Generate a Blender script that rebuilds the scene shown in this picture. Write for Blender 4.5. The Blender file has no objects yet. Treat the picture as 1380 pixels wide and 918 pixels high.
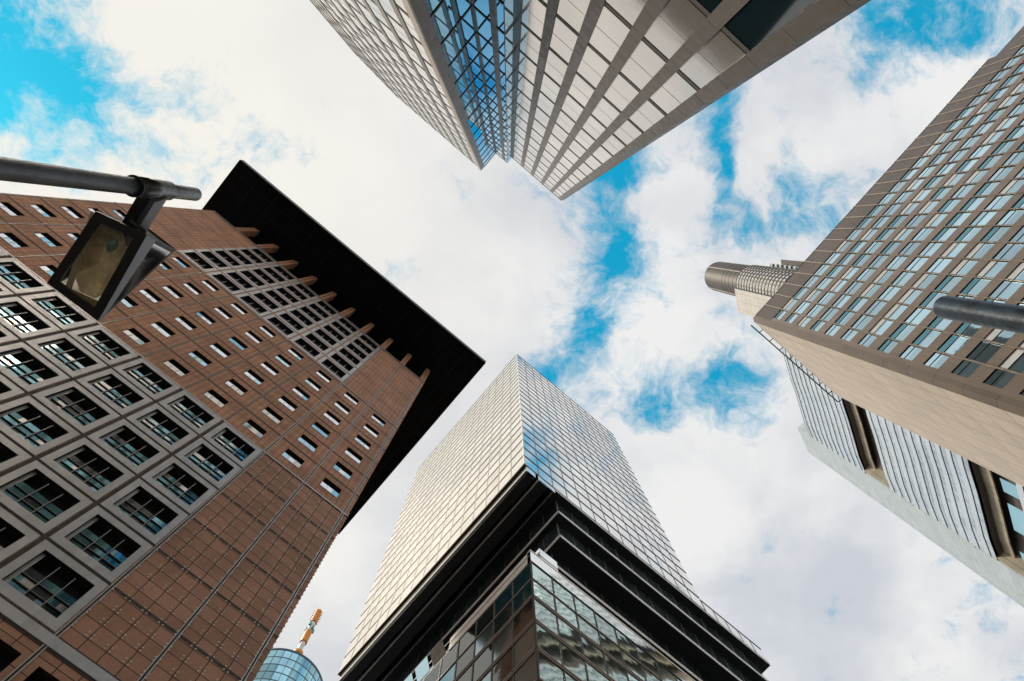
import bpy, bmesh, math, random
from math import radians, cos, sin, pi, sqrt
from mathutils import Vector, Matrix
random.seed(7)
SC = bpy.context.scene
COL = SC.collection

# ------------------------------------------------------------------ camera
# World axes: X and Y follow the street grid, Z is up, the lens is the origin (1.6 m above the ground).
RM = ((0.762661, 0.638329, 0.104329), (-0.646783, 0.753757, 0.116279), (-0.004414, -0.156159, 0.987722))
FPX = 895.0
cam = bpy.data.cameras.new('camera')
cam_ob = bpy.data.objects.new('camera', cam)
COL.objects.link(cam_ob)
cam.sensor_width = 36.0
cam.lens = FPX / 1380 * 36
cam.clip_end = 20000
cam.clip_start = 0.05
m4 = Matrix.Identity(4)
for i in range(3):
    m4[i][0] = RM[i][0]
    m4[i][1] = -RM[i][1]
    m4[i][2] = -RM[i][2]
cam_ob.matrix_world = m4
SC.camera = cam_ob
GZ = -1.6

# ------------------------------------------------------------------ sky and sun
SUN_DIR = Vector((-0.60, 0.42, 0.85)).normalized()
EL = math.asin(SUN_DIR.z)
AZ = math.atan2(SUN_DIR.x, SUN_DIR.y)
w = bpy.data.worlds.new("World")
SC.world = w
w.use_nodes = True
nt = w.node_tree
nt.nodes.clear()


class NB:
    """small helper to write node graphs as expressions"""
    def __init__(s, nt): s.nt = nt
    def n(s, t, **kw):
        o = s.nt.nodes.new(t)
        for k, v in kw.items(): setattr(o, k, v)
        return o
    def put(s, sock, v):
        if isinstance(v, bpy.types.NodeSocket): s.nt.links.new(v, sock)
        elif v is not None: sock.default_value = v
    def math(s, op, a, b=None, c=None, clamp=False):
        o = s.n('ShaderNodeMath', operation=op, use_clamp=clamp)
        s.put(o.inputs[0], a); s.put(o.inputs[1], b)
        if c is not None: s.put(o.inputs[2], c)
        return o.outputs[0]
    def vmath(s, op, a, b=None):
        o = s.n('ShaderNodeVectorMath', operation=op)
        s.put(o.inputs[0], a); s.put(o.inputs[1], b)
        return o.outputs[1] if op in ('LENGTH', 'DOT_PRODUCT') else o.outputs[0]
    def noise(s, vec, scale, detail=4, rough=.5, lac=2.0, dist=0.0, out='Fac'):
        o = s.n('ShaderNodeTexNoise')
        s.put(o.inputs['Vector'], vec)
        o.inputs['Scale'].default_value = scale; o.inputs['Detail'].default_value = detail
        o.inputs['Roughness'].default_value = rough; o.inputs['Lacunarity'].default_value = lac
        o.inputs['Distortion'].default_value = dist
        return o.outputs[out]
    def sstep(s, v, lo, hi, a=0.0, b=1.0):
        o = s.n('ShaderNodeMapRange', interpolation_type='SMOOTHSTEP')
        s.put(o.inputs['Value'], v)
        for k, x in zip(('From Min', 'From Max', 'To Min', 'To Max'), (lo, hi, a, b)): o.inputs[k].default_value = x
        return o.outputs[0]
    def mix(s, f, a, b):
        o = s.n('ShaderNodeMix', data_type='RGBA')
        s.put(o.inputs[0], f); s.put(o.inputs[6], a); s.put(o.inputs[7], b)
        return o.outputs[2]
    def comb(s, x, y, z):
        o = s.n('ShaderNodeCombineXYZ')
        for i, v in enumerate((x, y, z)): s.put(o.inputs[i], v)
        return o.outputs[0]
    def sep(s, v):
        o = s.n('ShaderNodeSeparateXYZ'); s.put(o.inputs[0], v)
        return o.outputs


b = NB(nt)
tc = b.n('ShaderNodeTexCoord').outputs['Generated']
sx = b.sep(tc)
zz = b.math('MAXIMUM', sx[2], 0.06)
pu = b.math('DIVIDE', sx[0], zz)
pv = b.math('DIVIDE', sx[1], zz)
CA, SA = cos(radians(40.3)), sin(radians(40.3))
qx = b.math('SUBTRACT', b.math('MULTIPLY', pu, CA), b.math('MULTIPLY', pv, SA))
qy = b.math('ADD', b.math('MULTIPLY', pu, SA), b.math('MULTIPLY', pv, CA))
Q = b.comb(qx, qy, 0.0)
warp = b.noise(Q, 3.4, 5, .6, out='Color')
wv = b.vmath('MULTIPLY', b.vmath('SUBTRACT', warp, (.5, .5, .5)), (.16, .16, 0))
QW = b.vmath('ADD', Q, wv)
f1 = b.noise(b.vmath('ADD', Q, (3.1, 1.7, 0)), 2.6, 9, .62, dist=.25)
f2 = b.noise(b.vmath('ADD', QW, (8.1, 4.7, 0)), 9.0, 9, .68)
# openings in the cloud cover: centre, half widths, depth
HOLES = [(0.101, -0.125, 0.032, 0.085, 1.0), (0.062, -0.192, 0.055, 0.030, .95), (0.142, -0.030, 0.036, 0.070, 0.60),
         (0.184, -0.286, 0.018, 0.045, 0.90), (0.280, -0.248, 0.050, 0.030, 0.75), (0.216, -0.575, 0.092, 0.050, 0.80),
         (0.406, -0.075, 0.055, 0.050, .95), (-0.735, 0.225, 0.075, 0.11, .92), (-0.665, 0.34, 0.07, 0.06, 0.62), (-.60, .215, .05, .06, .55), (-.50, .17, .05, .03, .42), (-.45, .23, .06, .03, .42), (-.50, .06, .03, .04, .3), (-.38, .15, .04, .03, .35),
         (0.192, 0.122, 0.070, 0.050, 0.62), (0.341, 0.049, 0.050, 0.040, 0.72), (0.198, 0.034, 0.030, 0.030, 0.70),
         (1.061, -0.041, 0.067, 0.067, 0.45), (-0.588, 0.240, 0.067, 0.067, 0.32), (0.110, -0.326, 0.050, 0.035, 0.55),
         (0.30, -0.80, 0.20, 0.12, 0.9), (-0.9, 0.9, .3, .3, .5), (.26, -.17, .10, .05, .35), (.33, -.33, .06, .06, .6)]
tot = None
for (u, v, rx, ry, wt) in HOLES:
    cx_, cy_ = u * CA - v * SA, u * SA + v * CA
    d = b.vmath('MULTIPLY', b.vmath('SUBTRACT', QW, (cx_, cy_, 0)), (1 / (rx * 1.35), 1 / (ry * 1.35), 0))
    l = b.vmath('DOT_PRODUCT', d, d)
    g = b.math('MULTIPLY', b.math('POWER', 0.367879, l), wt)
    tot = g if tot is None else b.math('ADD', tot, g)
dens = b.math('SUBTRACT', b.math('ADD', b.math('MULTIPLY', f1, .50), b.math('MULTIPLY', f2, 1.9)), b.math('MULTIPLY', tot, .60))
cl = b.sstep(dens, .46, 1.06)
shade = b.noise(b.vmath('ADD', QW, (1.1, 9.2, 0)), 2.6, 6, .55)
shade = b.sstep(b.math('ADD', shade, b.math('MULTIPLY', cl, .07)), .40, .70)
ccol = b.mix(shade, (.55, .58, .635, 1), (.80, .798, .795, 1))
sky = b.n('ShaderNodeTexSky', sky_type='NISHITA')
sky.sun_disc = False
sky.sun_elevation = EL
sky.sun_rotation = AZ
sky.air_density = 1.0
sky.ozone_density = 2.2
skc = b.n('ShaderNodeMix', data_type='RGBA', blend_type='MULTIPLY')
skc.inputs[0].default_value = 1
b.put(skc.inputs[6], sky.outputs[0])
skc.inputs[7].default_value = (.10, .90, 1.0, 1)
skm = b.mix(.78, skc.outputs[2], (.05, 2.45, 4.05, 1))
# the lit cloud round the hidden sun is brighter and warmer
sd = b.vmath('DOT_PRODUCT', tc, tuple(SUN_DIR))
glow = b.sstep(sd, .62, 1.05)
ccol2 = b.mix(glow, ccol, (.86, .83, .765, 1))
bg_s = b.n('ShaderNodeBackground'); bg_s.inputs['Strength'].default_value = .15
b.put(bg_s.inputs['Color'], skm)
bg_c = b.n('ShaderNodeBackground'); bg_c.inputs['Strength'].default_value = 1.0
b.put(bg_c.inputs['Color'], ccol2)
mx = b.n('ShaderNodeMixShader')
b.put(mx.inputs[0], cl); b.put(mx.inputs[1], bg_s.outputs[0]); b.put(mx.inputs[2], bg_c.outputs[0])
out = b.n('ShaderNodeOutputWorld')
b.put(out.inputs['Surface'], mx.outputs[0])
w.cycles.sampling_method = 'MANUAL'
w.cycles.sample_map_resolution = 1024

sun = bpy.data.lights.new('sun', 'SUN')
sun.energy = 2.4
sun.angle = radians(9)
sun.color = (1.0, .90, .74)
sun_ob = bpy.data.objects.new('sun', sun)
sun_ob.rotation_euler = SUN_DIR.to_track_quat('Z', 'Y').to_euler()
sun_ob.location = (-100, 80, 300)
COL.objects.link(sun_ob)

SC.view_settings.view_transform = 'Standard'
SC.view_settings.look = 'None'
SC.view_settings.exposure = 0.12
SC.view_settings.gamma = 1.0
SC.view_settings.use_curve_mapping = False
SC.cycles.max_bounces = 8
SC.cycles.glossy_bounces = 5
SC.cycles.diffuse_bounces = 3
SC.cycles.use_denoising = True

# ------------------------------------------------------------------ materials
MATS = {}


def new_mat(name):
    m = bpy.data.materials.new(name); m.use_nodes = True
    nb = NB(m.node_tree)
    p = m.node_tree.nodes['Principled BSDF']
    MATS[name] = m
    return m, nb, p


def mat(name, col, rough=.6, metal=0.0, var=.12, vscale=.6, bump=0.0, bscale=8.0, ior=None, spec=None, streak=0.0):
    m, nb, p = new_mat(name)
    oc = nb.n('ShaderNodeTexCoord').outputs['Object']
    n1 = nb.noise(oc, vscale, 5, .6)
    f = nb.sstep(n1, .3, .7, 1 - var, 1 + var)
    if streak:
        st = nb.noise(nb.vmath('MULTIPLY', oc, (1.0, 1.0, .04)), 2.2, 4, .6)
        f = nb.math('MULTIPLY', f, nb.sstep(st, .35, .7, 1 - streak, 1.0))
    v = nb.n('ShaderNodeVectorMath', operation='SCALE')
    v.inputs[0].default_value = col[:3]
    nb.put(v.inputs['Scale'], f)
    nb.put(p.inputs['Base Color'], v.outputs[0])
    r2 = nb.sstep(nb.noise(oc, vscale * 5, 3), .3, .7, max(.01, rough * .85), min(1, rough * 1.15))
    nb.put(p.inputs['Roughness'], r2)
    p.inputs['Metallic'].default_value = metal
    if ior: p.inputs['IOR'].default_value = ior
    if spec is not None: p.inputs['Specular IOR Level'].default_value = spec
    if bump:
        bn = nb.n('ShaderNodeBump')
        bn.inputs['Strength'].default_value = bump
        bn.inputs['Distance'].default_value = .02
        nb.put(bn.inputs['Height'], nb.noise(oc, bscale, 4))
        nb.put(p.inputs['Normal'], bn.outputs[0])
    return m


def glass_mat(name, col, metal, rough=.03, wav=.0, wscale=.5, var=.1, cell=None, cvar=.0):
    """coated facade glass; cell = pane size so that each pane differs a little"""
    m, nb, p = new_mat(name)
    oc = nb.n('ShaderNodeTexCoord').outputs['Object']
    f = nb.sstep(nb.noise(oc, .12, 3), .3, .7, 1 - var, 1 + var * .4)
    if cell:
        o = nb.sep(oc)
        s = nb.math('ADD', o[0], o[1])
        iv = nb.comb(nb.math('FLOOR', nb.math('DIVIDE', s, cell[0])), nb.math('FLOOR', nb.math('DIVIDE', o[2], cell[1])), 0.0)
        wn = nb.n('ShaderNodeTexWhiteNoise'); nb.put(wn.inputs['Vector'], iv)
        f = nb.math('MULTIPLY', f, nb.sstep(wn.outputs['Value'], 0, 1, 1 - cvar, 1.0))
    v = nb.n('ShaderNodeVectorMath', operation='SCALE')
    v.inputs[0].default_value = col[:3]
    nb.put(v.inputs['Scale'], f)
    nb.put(p.inputs['Base Color'], v.outputs[0])
    p.inputs['Metallic'].default_value = metal
    p.inputs['Roughness'].default_value = rough
    p.inputs['IOR'].default_value = 1.6
    if wav:
        bn = nb.n('ShaderNodeBump')
        bn.inputs['Strength'].default_value = 1.0
        bn.inputs['Distance'].default_value = wav
        nb.put(bn.inputs['Height'], nb.noise(oc, wscale, 2))
        nb.put(p.inputs['Normal'], bn.outputs[0])
    return m


def tile_mat(name, c1, c2, mortar, bw, rh, ms, rough=.7, offs=(0, 0), dash=False, stagger=0.0, bump=.4, metal=0.0, var=.18):
    m, nb, p = new_mat(name)
    o = nb.sep(nb.n('ShaderNodeTexCoord').outputs['Object'])
    s = nb.math('ADD', nb.math('ADD', o[0], o[1]), offs[0])
    z = nb.math('ADD', o[2], offs[1])
    vec = nb.comb(s, z, 0.0)
    bt = nb.n('ShaderNodeTexBrick', offset=stagger, squash=1.0)
    nb.put(bt.inputs['Vector'], vec)
    bt.inputs['Color1'].default_value = (*c1, 1); bt.inputs['Color2'].default_value = (*c2, 1)
    bt.inputs['Mortar'].default_value = (*mortar, 1)
    bt.inputs['Scale'].default_value = 1; bt.inputs['Mortar Size'].default_value = ms
    bt.inputs['Mortar Smooth'].default_value = .1
    bt.inputs['Brick Width'].default_value = bw; bt.inputs['Row Height'].default_value = rh
    n1 = nb.sstep(nb.noise(vec, .22, 6, .6), .3, .7, 1 - var, 1 + var)
    n2 = nb.sstep(nb.noise(vec, 6.0, 4, .7), .25, .75, .86, 1.12)
    f = nb.math('MULTIPLY', n1, n2)
    if dash:   # darker fluting in the middle of every tile
        fr = nb.math('FRACT', nb.math('DIVIDE', s, bw))
        dd = nb.math('ABSOLUTE', nb.math('SUBTRACT', fr, .5))
        fz = nb.math('FRACT', nb.math('DIVIDE', z, rh))
        dz = nb.math('ABSOLUTE', nb.math('SUBTRACT', fz, .5))
        k = nb.math('MULTIPLY', nb.sstep(dd, .10, .16, 1, 0), nb.sstep(dz, .26, .34, 1, 0))
        f = nb.math('MULTIPLY', f, nb.sstep(k, 0, 1, 1, .74))
    v = nb.n('ShaderNodeVectorMath', operation='SCALE')
    nb.put(v.inputs[0], bt.outputs['Color']); nb.put(v.inputs['Scale'], f)
    nb.put(p.inputs['Base Color'], v.outputs[0])
    p.inputs['Roughness'].default_value = rough
    p.inputs['Metallic'].default_value = metal
    if bump:
        bn = nb.n('ShaderNodeBump'); bn.inputs['Strength'].default_value = bump; bn.inputs['Distance'].default_value = .02
        nb.put(bn.inputs['Height'], nb.math('SUBTRACT', nb.math('MULTIPLY', n2, .3), bt.outputs['Fac']))
        nb.put(p.inputs['Normal'], bn.outputs[0])
    return m


tile_mat('terracotta', (.68, .35, .21), (.53, .262, .155), (.15, .075, .05), 1.0375, .535, .022, dash=True, offs=(.2, 0))  # upper tiles: raised tone puts the light on the upper wall into colour
tile_mat('terracotta_panel', (.52, .275, .18), (.40, .205, .13), (.05, .022, .015), 1.0375, 1.07, .026, offs=(.2 + .0, .0))
mat('dark_joint', (.055, .045, .04), .7)
mat('slot_metal', (.17, .15, .125), .5, .3)
mat('grey_metal', (.53, .535, .555), .42, .35, .10, .8, bump=.05, streak=.12)
mat('pale_metal', (.60, .575, .555), .38, .4, .08, .8, streak=.08)
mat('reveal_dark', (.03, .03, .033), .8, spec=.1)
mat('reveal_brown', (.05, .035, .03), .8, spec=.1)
mat('canopy_black', (.007, .0075, .009), .75, .0, .35, .12, spec=.15)
mat('canopy_seam', (.020, .020, .022), .6)
mat('canopy_edge', (.05, .045, .04), .5, .2)
mat('stud_steel', (.92, .86, .76), .45, .1)
mat('window_bar', (.30, .30, .31), .4, .4)
mat('window_black', (.02, .02, .022), .8, spec=.1)
glass_mat('pane_bright', (.90, .93, .95), .85, .08)
glass_mat('pane_blue', (.22, .52, .68), .85, .04)
glass_mat('pane_sky', (.52, .74, .84), .85, .04)
glass_mat('pane_teal', (.10, .28, .34), .75, .04)
mat('pane_blind', (.72, .73, .73), .55, 0, .05)
glass_mat('pane_dark', (.015, .03, .038), .0, .05)

glass_mat('curtain_warm', (1.0, .955, .85), .88, .12, wav=.012, wscale=.30, cell=(3.03, 4.03), cvar=.10)  # left-face copy of the curtain glass, warm reflected cloud light put into its tint
glass_mat('curtain_glass', (.94, .945, .93), 1.0, .035, wav=.012, wscale=.30, cell=(3.03, 4.03), cvar=.13)
mat('curtain_frame', (.27, .22, .18), .5, .3)
mat('soffit_black', (.018, .02, .024), .5)
mat('slab_edge', (.92, .91, .90), .45, .1)
glass_mat('teal_glass', (.26, .38, .42), .8, .12, wav=.01, cell=(3.05, 13), cvar=.45)
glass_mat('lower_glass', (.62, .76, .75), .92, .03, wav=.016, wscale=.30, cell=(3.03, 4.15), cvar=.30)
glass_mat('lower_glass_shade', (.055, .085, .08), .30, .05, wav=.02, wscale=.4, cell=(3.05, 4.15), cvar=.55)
mat('bronze_band', (.42, .33, .29), .45, .3)
mat('cream_metal', (.95, .92, .85), .42, .1)

mat('pier_metal', (.15, .125, .105), .45, .25, .08, .3, streak=.08)
mat('pier_dark', (.075, .065, .057), .5, .2)
glass_mat('cream_glass', (.82, .755, .685), .70, .10, wav=.010, wscale=.3, cell=(2.68, 7.45), cvar=.09)
mat('cream_seam', (.45, .41, .37), .5)
glass_mat('blue_glass', (.12, .52, .78), .97, .02, wav=.003, wscale=.5)

mat('brown_metal', (.265, .208, .165), .42, .3, .10, .25, streak=.10)
mat('brown_metal_deep', (.12, .092, .072), .45, .3, .12, .3)
mat('brown_line', (.50, .42, .35), .45, .2)
glass_mat('office_glass', (.54, .77, .87), .93, .03, wav=.006, wscale=.6, cell=(2.55, 2.3), cvar=.35)
tile_mat('tan_stone', (.84, .69, .53), (.79, .645, .495), (.30, .23, .17), 3.05, 4.6, .045, rough=.5, bump=.15, var=.07)
mat('rail_black', (.02, .02, .02), .5)
tile_mat('brown_panel', (.22, .17, .13), (.20, .155, .12), (.09, .07, .05), 40, 4.65, .05, rough=.42, metal=.3, bump=.1, var=.08)

mat('spandrel_pale', (.62, .69, .75), .42, .3, .04, .12)
glass_mat('band_glass', (.66, .74, .78), .95, .08, cell=(1.6, 3.75), cvar=.24)
mat('floor_line', (.03, .035, .04), .6)
tile_mat('pale_stone', (.56, .64, .67), (.52, .60, .635), (.36, .38, .385), 9.0, 2.2, .05, rough=.55, bump=.1, var=.08)
mat('garden_soffit', (.12, .095, .08), .7)
tile_mat('garden_tan', (.42, .36, .26), (.38, .33, .235), (.12, .10, .08), 4.2, 9, .07, rough=.5, bump=.1)
glass_mat('garden_glass', (.03, .04, .045), .3, .06, cell=(2.0, 3.7), cvar=.5)
glass_mat('garden_glass_blue', (.35, .62, .72), .9, .05)

mat('drum_brown', (.075, .06, .05), .5, .2)
mat('drum_line', (.55, .50, .44), .5, .1)
glass_mat('drum_glass', (.80, .76, .68), .95, .08, cell=(1.2, 2.0), cvar=.25)
tile_mat('block_stone', (.66, .62, .56), (.62, .58, .53), (.35, .32, .29), 4.0, 4.0, .08, rough=.6, bump=.1, var=.06)
glass_mat('tower_glass', (.42, .76, .90), .93, .04, cell=(2.4, 3.6), cvar=.5)
mat('tower_line', (.09, .15, .19), .5)
mat('orange_paint', (.80, .28, .03), .5)
mat('white_paint', (.80, .78, .75), .5)
mat('teal_paint', (.10, .42, .42), .5)

mat('post_dark', (.050, .052, .058), .35, .55, .25, 2.0, bump=.1, bscale=20, streak=.25)
mat('collar_steel', (.13, .12, .115), .28, .8, .2, 3.0, streak=.2)
mat('lamp_black', (.018, .018, .019), .45)
mat('lamp_grey', (.24, .25, .28), .42, .4)
mat('post_blue', (.022, .042, .064), .40, .15, .75, 6.0, bump=.25, bscale=14)
mat('reflector', (.80, .68, .46), .38, .55, .35, 6.0, bump=.6, bscale=10)
mat('reflector_pale', (.85, .80, .68), .35, .3, .15, 5.0)
mat('bulb_glass', (.25, .48, .62), .1, .2)
mat('brass', (.35, .26, .10), .35, .6)

mat('asphalt', (.05, .05, .052), .85, 0, .3, .5, bump=.4, bscale=30)
mat('paving', (.28, .27, .255), .8, 0, .2, .3, bump=.2)
mat('kerb_stone', (.35, .34, .33), .75)
mat('road_paint', (.75, .75, .72), .6)


def lamp_glass():
    m, nb, p = new_mat('lens_glass')
    p.inputs['Base Color'].default_value = (.95, .93, .85, 1)
    p.inputs['Roughness'].default_value = .04
    p.inputs['IOR'].default_value = 1.45
    p.inputs['Transmission Weight'].default_value = 0
    oc = nb.n('ShaderNodeTexCoord').outputs['Object']
    tr = nb.n('ShaderNodeBsdfTransparent'); tr.inputs[0].default_value = (.80, .76, .66, 1)
    gl = nb.n('ShaderNodeBsdfGlossy'); gl.inputs['Roughness'].default_value = .05
    fr = nb.n('ShaderNodeFresnel'); fr.inputs[0].default_value = 1.5
    df = nb.n('ShaderNodeBsdfDiffuse'); df.inputs[0].default_value = (.42, .36, .25, 1)
    dirt_light = nb.sstep(nb.noise(oc, 9, 7, .7), .42, .72, .05, .40)  # blotchy dirt, its pale colour also standing in for light in the lens
    m1 = nb.n('ShaderNodeMixShader'); nb.put(m1.inputs[0], dirt_light); nb.put(m1.inputs[1], tr.outputs[0]); nb.put(m1.inputs[2], df.outputs[0])
    m2 = nb.n('ShaderNodeMixShader'); nb.put(m2.inputs[0], fr.outputs[0]); nb.put(m2.inputs[1], m1.outputs[0]); nb.put(m2.inputs[2], gl.outputs[0])
    o = [x for x in m.node_tree.nodes if x.type == 'OUTPUT_MATERIAL'][0]
    nb.put(o.inputs['Surface'], m2.outputs[0])


lamp_glass()


def frosted(name, col, k):
    m, nb, p = new_mat(name)
    oc = nb.n('ShaderNodeTexCoord').outputs['Object']
    p.inputs['Roughness'].default_value = .5
    v = nb.n('ShaderNodeVectorMath', operation='SCALE'); v.inputs[0].default_value = col
    nb.put(v.inputs['Scale'], nb.sstep(nb.noise(oc, 5, 6, .65), .35, .7, .55, 1.1))
    nb.put(p.inputs['Base Color'], v.outputs[0])
    tl = nb.n('ShaderNodeBsdfTranslucent'); nb.put(tl.inputs[0], v.outputs[0])
    mx_ = nb.n('ShaderNodeMixShader'); mx_.inputs[0].default_value = k
    nb.put(mx_.inputs[1], p.outputs[0]); nb.put(mx_.inputs[2], tl.outputs[0])
    o = [x for x in m.node_tree.nodes if x.type == 'OUTPUT_MATERIAL'][0]
    nb.put(o.inputs['Surface'], mx_.outputs[0])


frosted('light_inlet_roof', (.93, .92, .88), .85)  # translucent so that sky light brightens the lamp's inside
frosted('bowl', (.90, .74, .48), .65)  # reflector pan given translucency so that it glows, though it is no light source

# ------------------------------------------------------------------ object helpers
ORG = {}


def thing(name, loc, label, cat, group=None):
    o = bpy.data.objects.new(name, None)
    o.empty_display_size = .5
    o.location = loc
    COL.objects.link(o)
    ORG[o.name] = Vector(loc)
    o['label'] = label; o['category'] = cat
    if group: o['group'] = group
    return o


UNIT = 1.0      # metres per survey unit of the building being built


class MB:
    def __init__(s): s.v = []; s.f = []; s.m = []; s.mats = []
    def mi(s, name):
        if name not in s.mats: s.mats.append(name)
        return s.mats.index(name)
    def poly(s, pts, m):
        i = len(s.v); s.v += [Vector(p) for p in pts]
        s.f.append(tuple(range(i, i + len(pts)))); s.m.append(s.mi(m))
    def hexa(s, P, m, skip=()):
        """8 corners: 0-3 one face, 4-7 the opposite one"""
        i = len(s.v); s.v += [Vector(p) for p in P]
        k = s.mi(m)
        for n, q in enumerate(((0, 1, 2, 3), (7, 6, 5, 4), (0, 4, 5, 1), (1, 5, 6, 2), (2, 6, 7, 3), (3, 7, 4, 0))):
            if n in skip: continue
            s.f.append(tuple(i + a for a in q)); s.m.append(k)
    def box(s, x0, x1, y0, y1, z0, z1, m):
        s.hexa([(x0, y0, z0), (x0, y1, z0), (x1, y1, z0), (x1, y0, z0), (x0, y0, z1), (x0, y1, z1), (x1, y1, z1), (x1, y0, z1)], m)
    def prism(s, pts, z0, z1, m, mtop=None):
        n = len(pts); i = len(s.v)
        s.v += [Vector((p[0], p[1], z0)) for p in pts] + [Vector((p[0], p[1], z1)) for p in pts]
        k = s.mi(m); kt = s.mi(mtop or m)
        for a in range(n):
            c = (a + 1) % n
            s.f.append((i + a, i + c, i + n + c, i + n + a)); s.m.append(k)
        s.f.append(tuple(i + n - 1 - a for a in range(n))); s.m.append(kt)
        s.f.append(tuple(i + n + a for a in range(n))); s.m.append(kt)
    def cyl(s, cx, cy, z0, z1, r0, r1, m, n=40, cap=True):
        i = len(s.v); k = s.mi(m)
        for z, r in ((z0, r0), (z1, r1)):
            s.v += [Vector((cx + r * cos(2 * pi * a / n), cy + r * sin(2 * pi * a / n), z)) for a in range(n)]
        for a in range(n):
            c = (a + 1) % n
            s.f.append((i + a, i + c, i + n + c, i + n + a)); s.m.append(k)
        if cap:
            s.f.append(tuple(i + n - 1 - a for a in range(n))); s.m.append(k)
            s.f.append(tuple(i + n + a for a in range(n))); s.m.append(k)
    def bar(s, a, c, wd, m, up=(0, 0, 1), h=None):
        a, c = Vector(a), Vector(c); d = (c - a).normalized()
        x = d.cross(Vector(up)).normalized() * wd / 2
        y = d.cross(x).normalized() * (h or wd) / 2
        s.hexa([a - x - y, a + x - y, a + x + y, a - x + y, c - x - y, c + x - y, c + x + y, c - x + y], m)
    def build(s, name, parent=None, smooth=False, stuff=False, bevel=0.0):
        me = bpy.data.meshes.new(name)
        org = ORG[parent.name] if parent else Vector((0, 0, 0))
        me.from_pydata([tuple(Vector((v.x * UNIT, v.y * UNIT, v.z * UNIT if v.z > GZ + .01 else GZ)) - org) for v in s.v], [], s.f)
        for n in s.mats: me.materials.append(MATS[n])
        me.polygons.foreach_set('material_index', s.m)
        me.update()
        o = bpy.data.objects.new(name, me)
        COL.objects.link(o)
        if parent: o.parent = parent
        ORG[o.name] = org
        if smooth or bevel:
            bm = bmesh.new(); bm.from_mesh(me)
            bmesh.ops.remove_doubles(bm, verts=bm.verts, dist=1e-5)
            bmesh.ops.recalc_face_normals(bm, faces=bm.faces)
            if bevel:
                bmesh.ops.bevel(bm, geom=list(bm.edges), offset=bevel, segments=2, affect='EDGES', profile=.6)
            bm.to_mesh(me); bm.free()
            if smooth:
                for p in me.polygons: p.use_smooth = len(p.vertices) <= 4
        if stuff: o['kind'] = 'stuff'
        return o


class Frame:
    """facade frame: origin, horizontal axis, outward normal"""
    def __init__(s, o, a, n): s.o = Vector(o); s.a = Vector(a).normalized(); s.n = Vector(n).normalized()
    def p(s, t, z, d=0.0):
        q = s.o + s.a * t + s.n * d
        return Vector((q.x, q.y, z))


def fbox(mb, F, t0, t1, z0, z1, d0, d1, m):
    mb.hexa([F.p(t0, z0, d0), F.p(t1, z0, d0), F.p(t1, z1, d0), F.p(t0, z1, d0),
             F.p(t0, z0, d1), F.p(t1, z0, d1), F.p(t1, z1, d1), F.p(t0, z1, d1)], m)


def fquad(mb, F, t0, t1, z0, z1, d, m):
    mb.poly([F.p(t0, z0, d), F.p(t1, z0, d), F.p(t1, z1, d), F.p(t0, z1, d)], m)


def wall_holes(mb, F, t0, t1, z0, z1, holes, m, d=0.0):
    ts = sorted({t0, t1} | {h[0] for h in holes} | {h[1] for h in holes})
    zs = sorted({z0, z1} | {h[2] for h in holes} | {h[3] for h in holes})
    hs = {}
    for h in holes: hs.setdefault((round(h[2], 4)), []).append(h)
    for j in range(len(zs) - 1):
        zc = (zs[j] + zs[j + 1]) / 2
        if not (z0 < zc < z1): continue
        row = [h for h in holes if h[2] < zc < h[3]]
        start = None
        for i in range(len(ts) - 1):
            tcx = (ts[i] + ts[i + 1]) / 2
            hole = any(h[0] < tcx < h[1] for h in row) or not (t0 < tcx < t1)
            if hole:
                if start is not None: fquad(mb, F, start, ts[i], zs[j], zs[j + 1], d, m); start = None
            elif start is None: start = ts[i]
        if start is not None: fquad(mb, F, start, ts[-1], zs[j], zs[j + 1], d, m)


def px(P):
    c = [sum(RM[i][j] * P[i] for i in range(3)) for j in range(3)]
    if c[2] < .01: return None
    return c[0] / c[2] * FPX + 690, c[1] / c[2] * FPX + 459


def shown(F, h):
    """size in the photograph of a rectangle on a facade (0 when outside the frame)"""
    P = [px(F.p(a, z)) for a, z in ((h[0], h[2]), (h[1], h[2]), (h[1], h[3]), (h[0], h[3]))]
    if any(p is None for p in P): return 0
    if all(p[0] < 0 for p in P) or all(p[0] > 1380 for p in P) or all(p[1] < 0 for p in P) or all(p[1] > 918 for p in P): return 0
    return abs(sum(P[i][0] * P[(i + 1) % 4][1] - P[(i + 1) % 4][0] * P[i][1] for i in range(4))) / 2


def reveal(mb, F, h, depth, m, d0=0.0):
    t0, t1, z0, z1 = h
    mb.poly([F.p(t0, z0, d0), F.p(t1, z0, d0), F.p(t1, z0, -depth), F.p(t0, z0, -depth)], m)
    mb.poly([F.p(t0, z1, d0), F.p(t1, z1, d0), F.p(t1, z1, -depth), F.p(t0, z1, -depth)], m)
    mb.poly([F.p(t0, z0, d0), F.p(t0, z1, d0), F.p(t0, z1, -depth), F.p(t0, z0, -depth)], m)
    mb.poly([F.p(t1, z0, d0), F.p(t1, z1, d0), F.p(t1, z1, -depth), F.p(t1, z0, -depth)], m)


def pane(mb, F, t0, t1, z0, z1, d, m, tilt=.0):
    a, c = random.uniform(-tilt, tilt), random.uniform(-tilt, tilt)
    w_, h_ = t1 - t0, z1 - z0
    mb.poly([F.p(t0, z0, d - a * w_ - c * h_), F.p(t1, z0, d + a * w_ - c * h_), F.p(t1, z1, d + a * w_ + c * h_), F.p(t0, z1, d - a * w_ + c * h_)], m)


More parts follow.
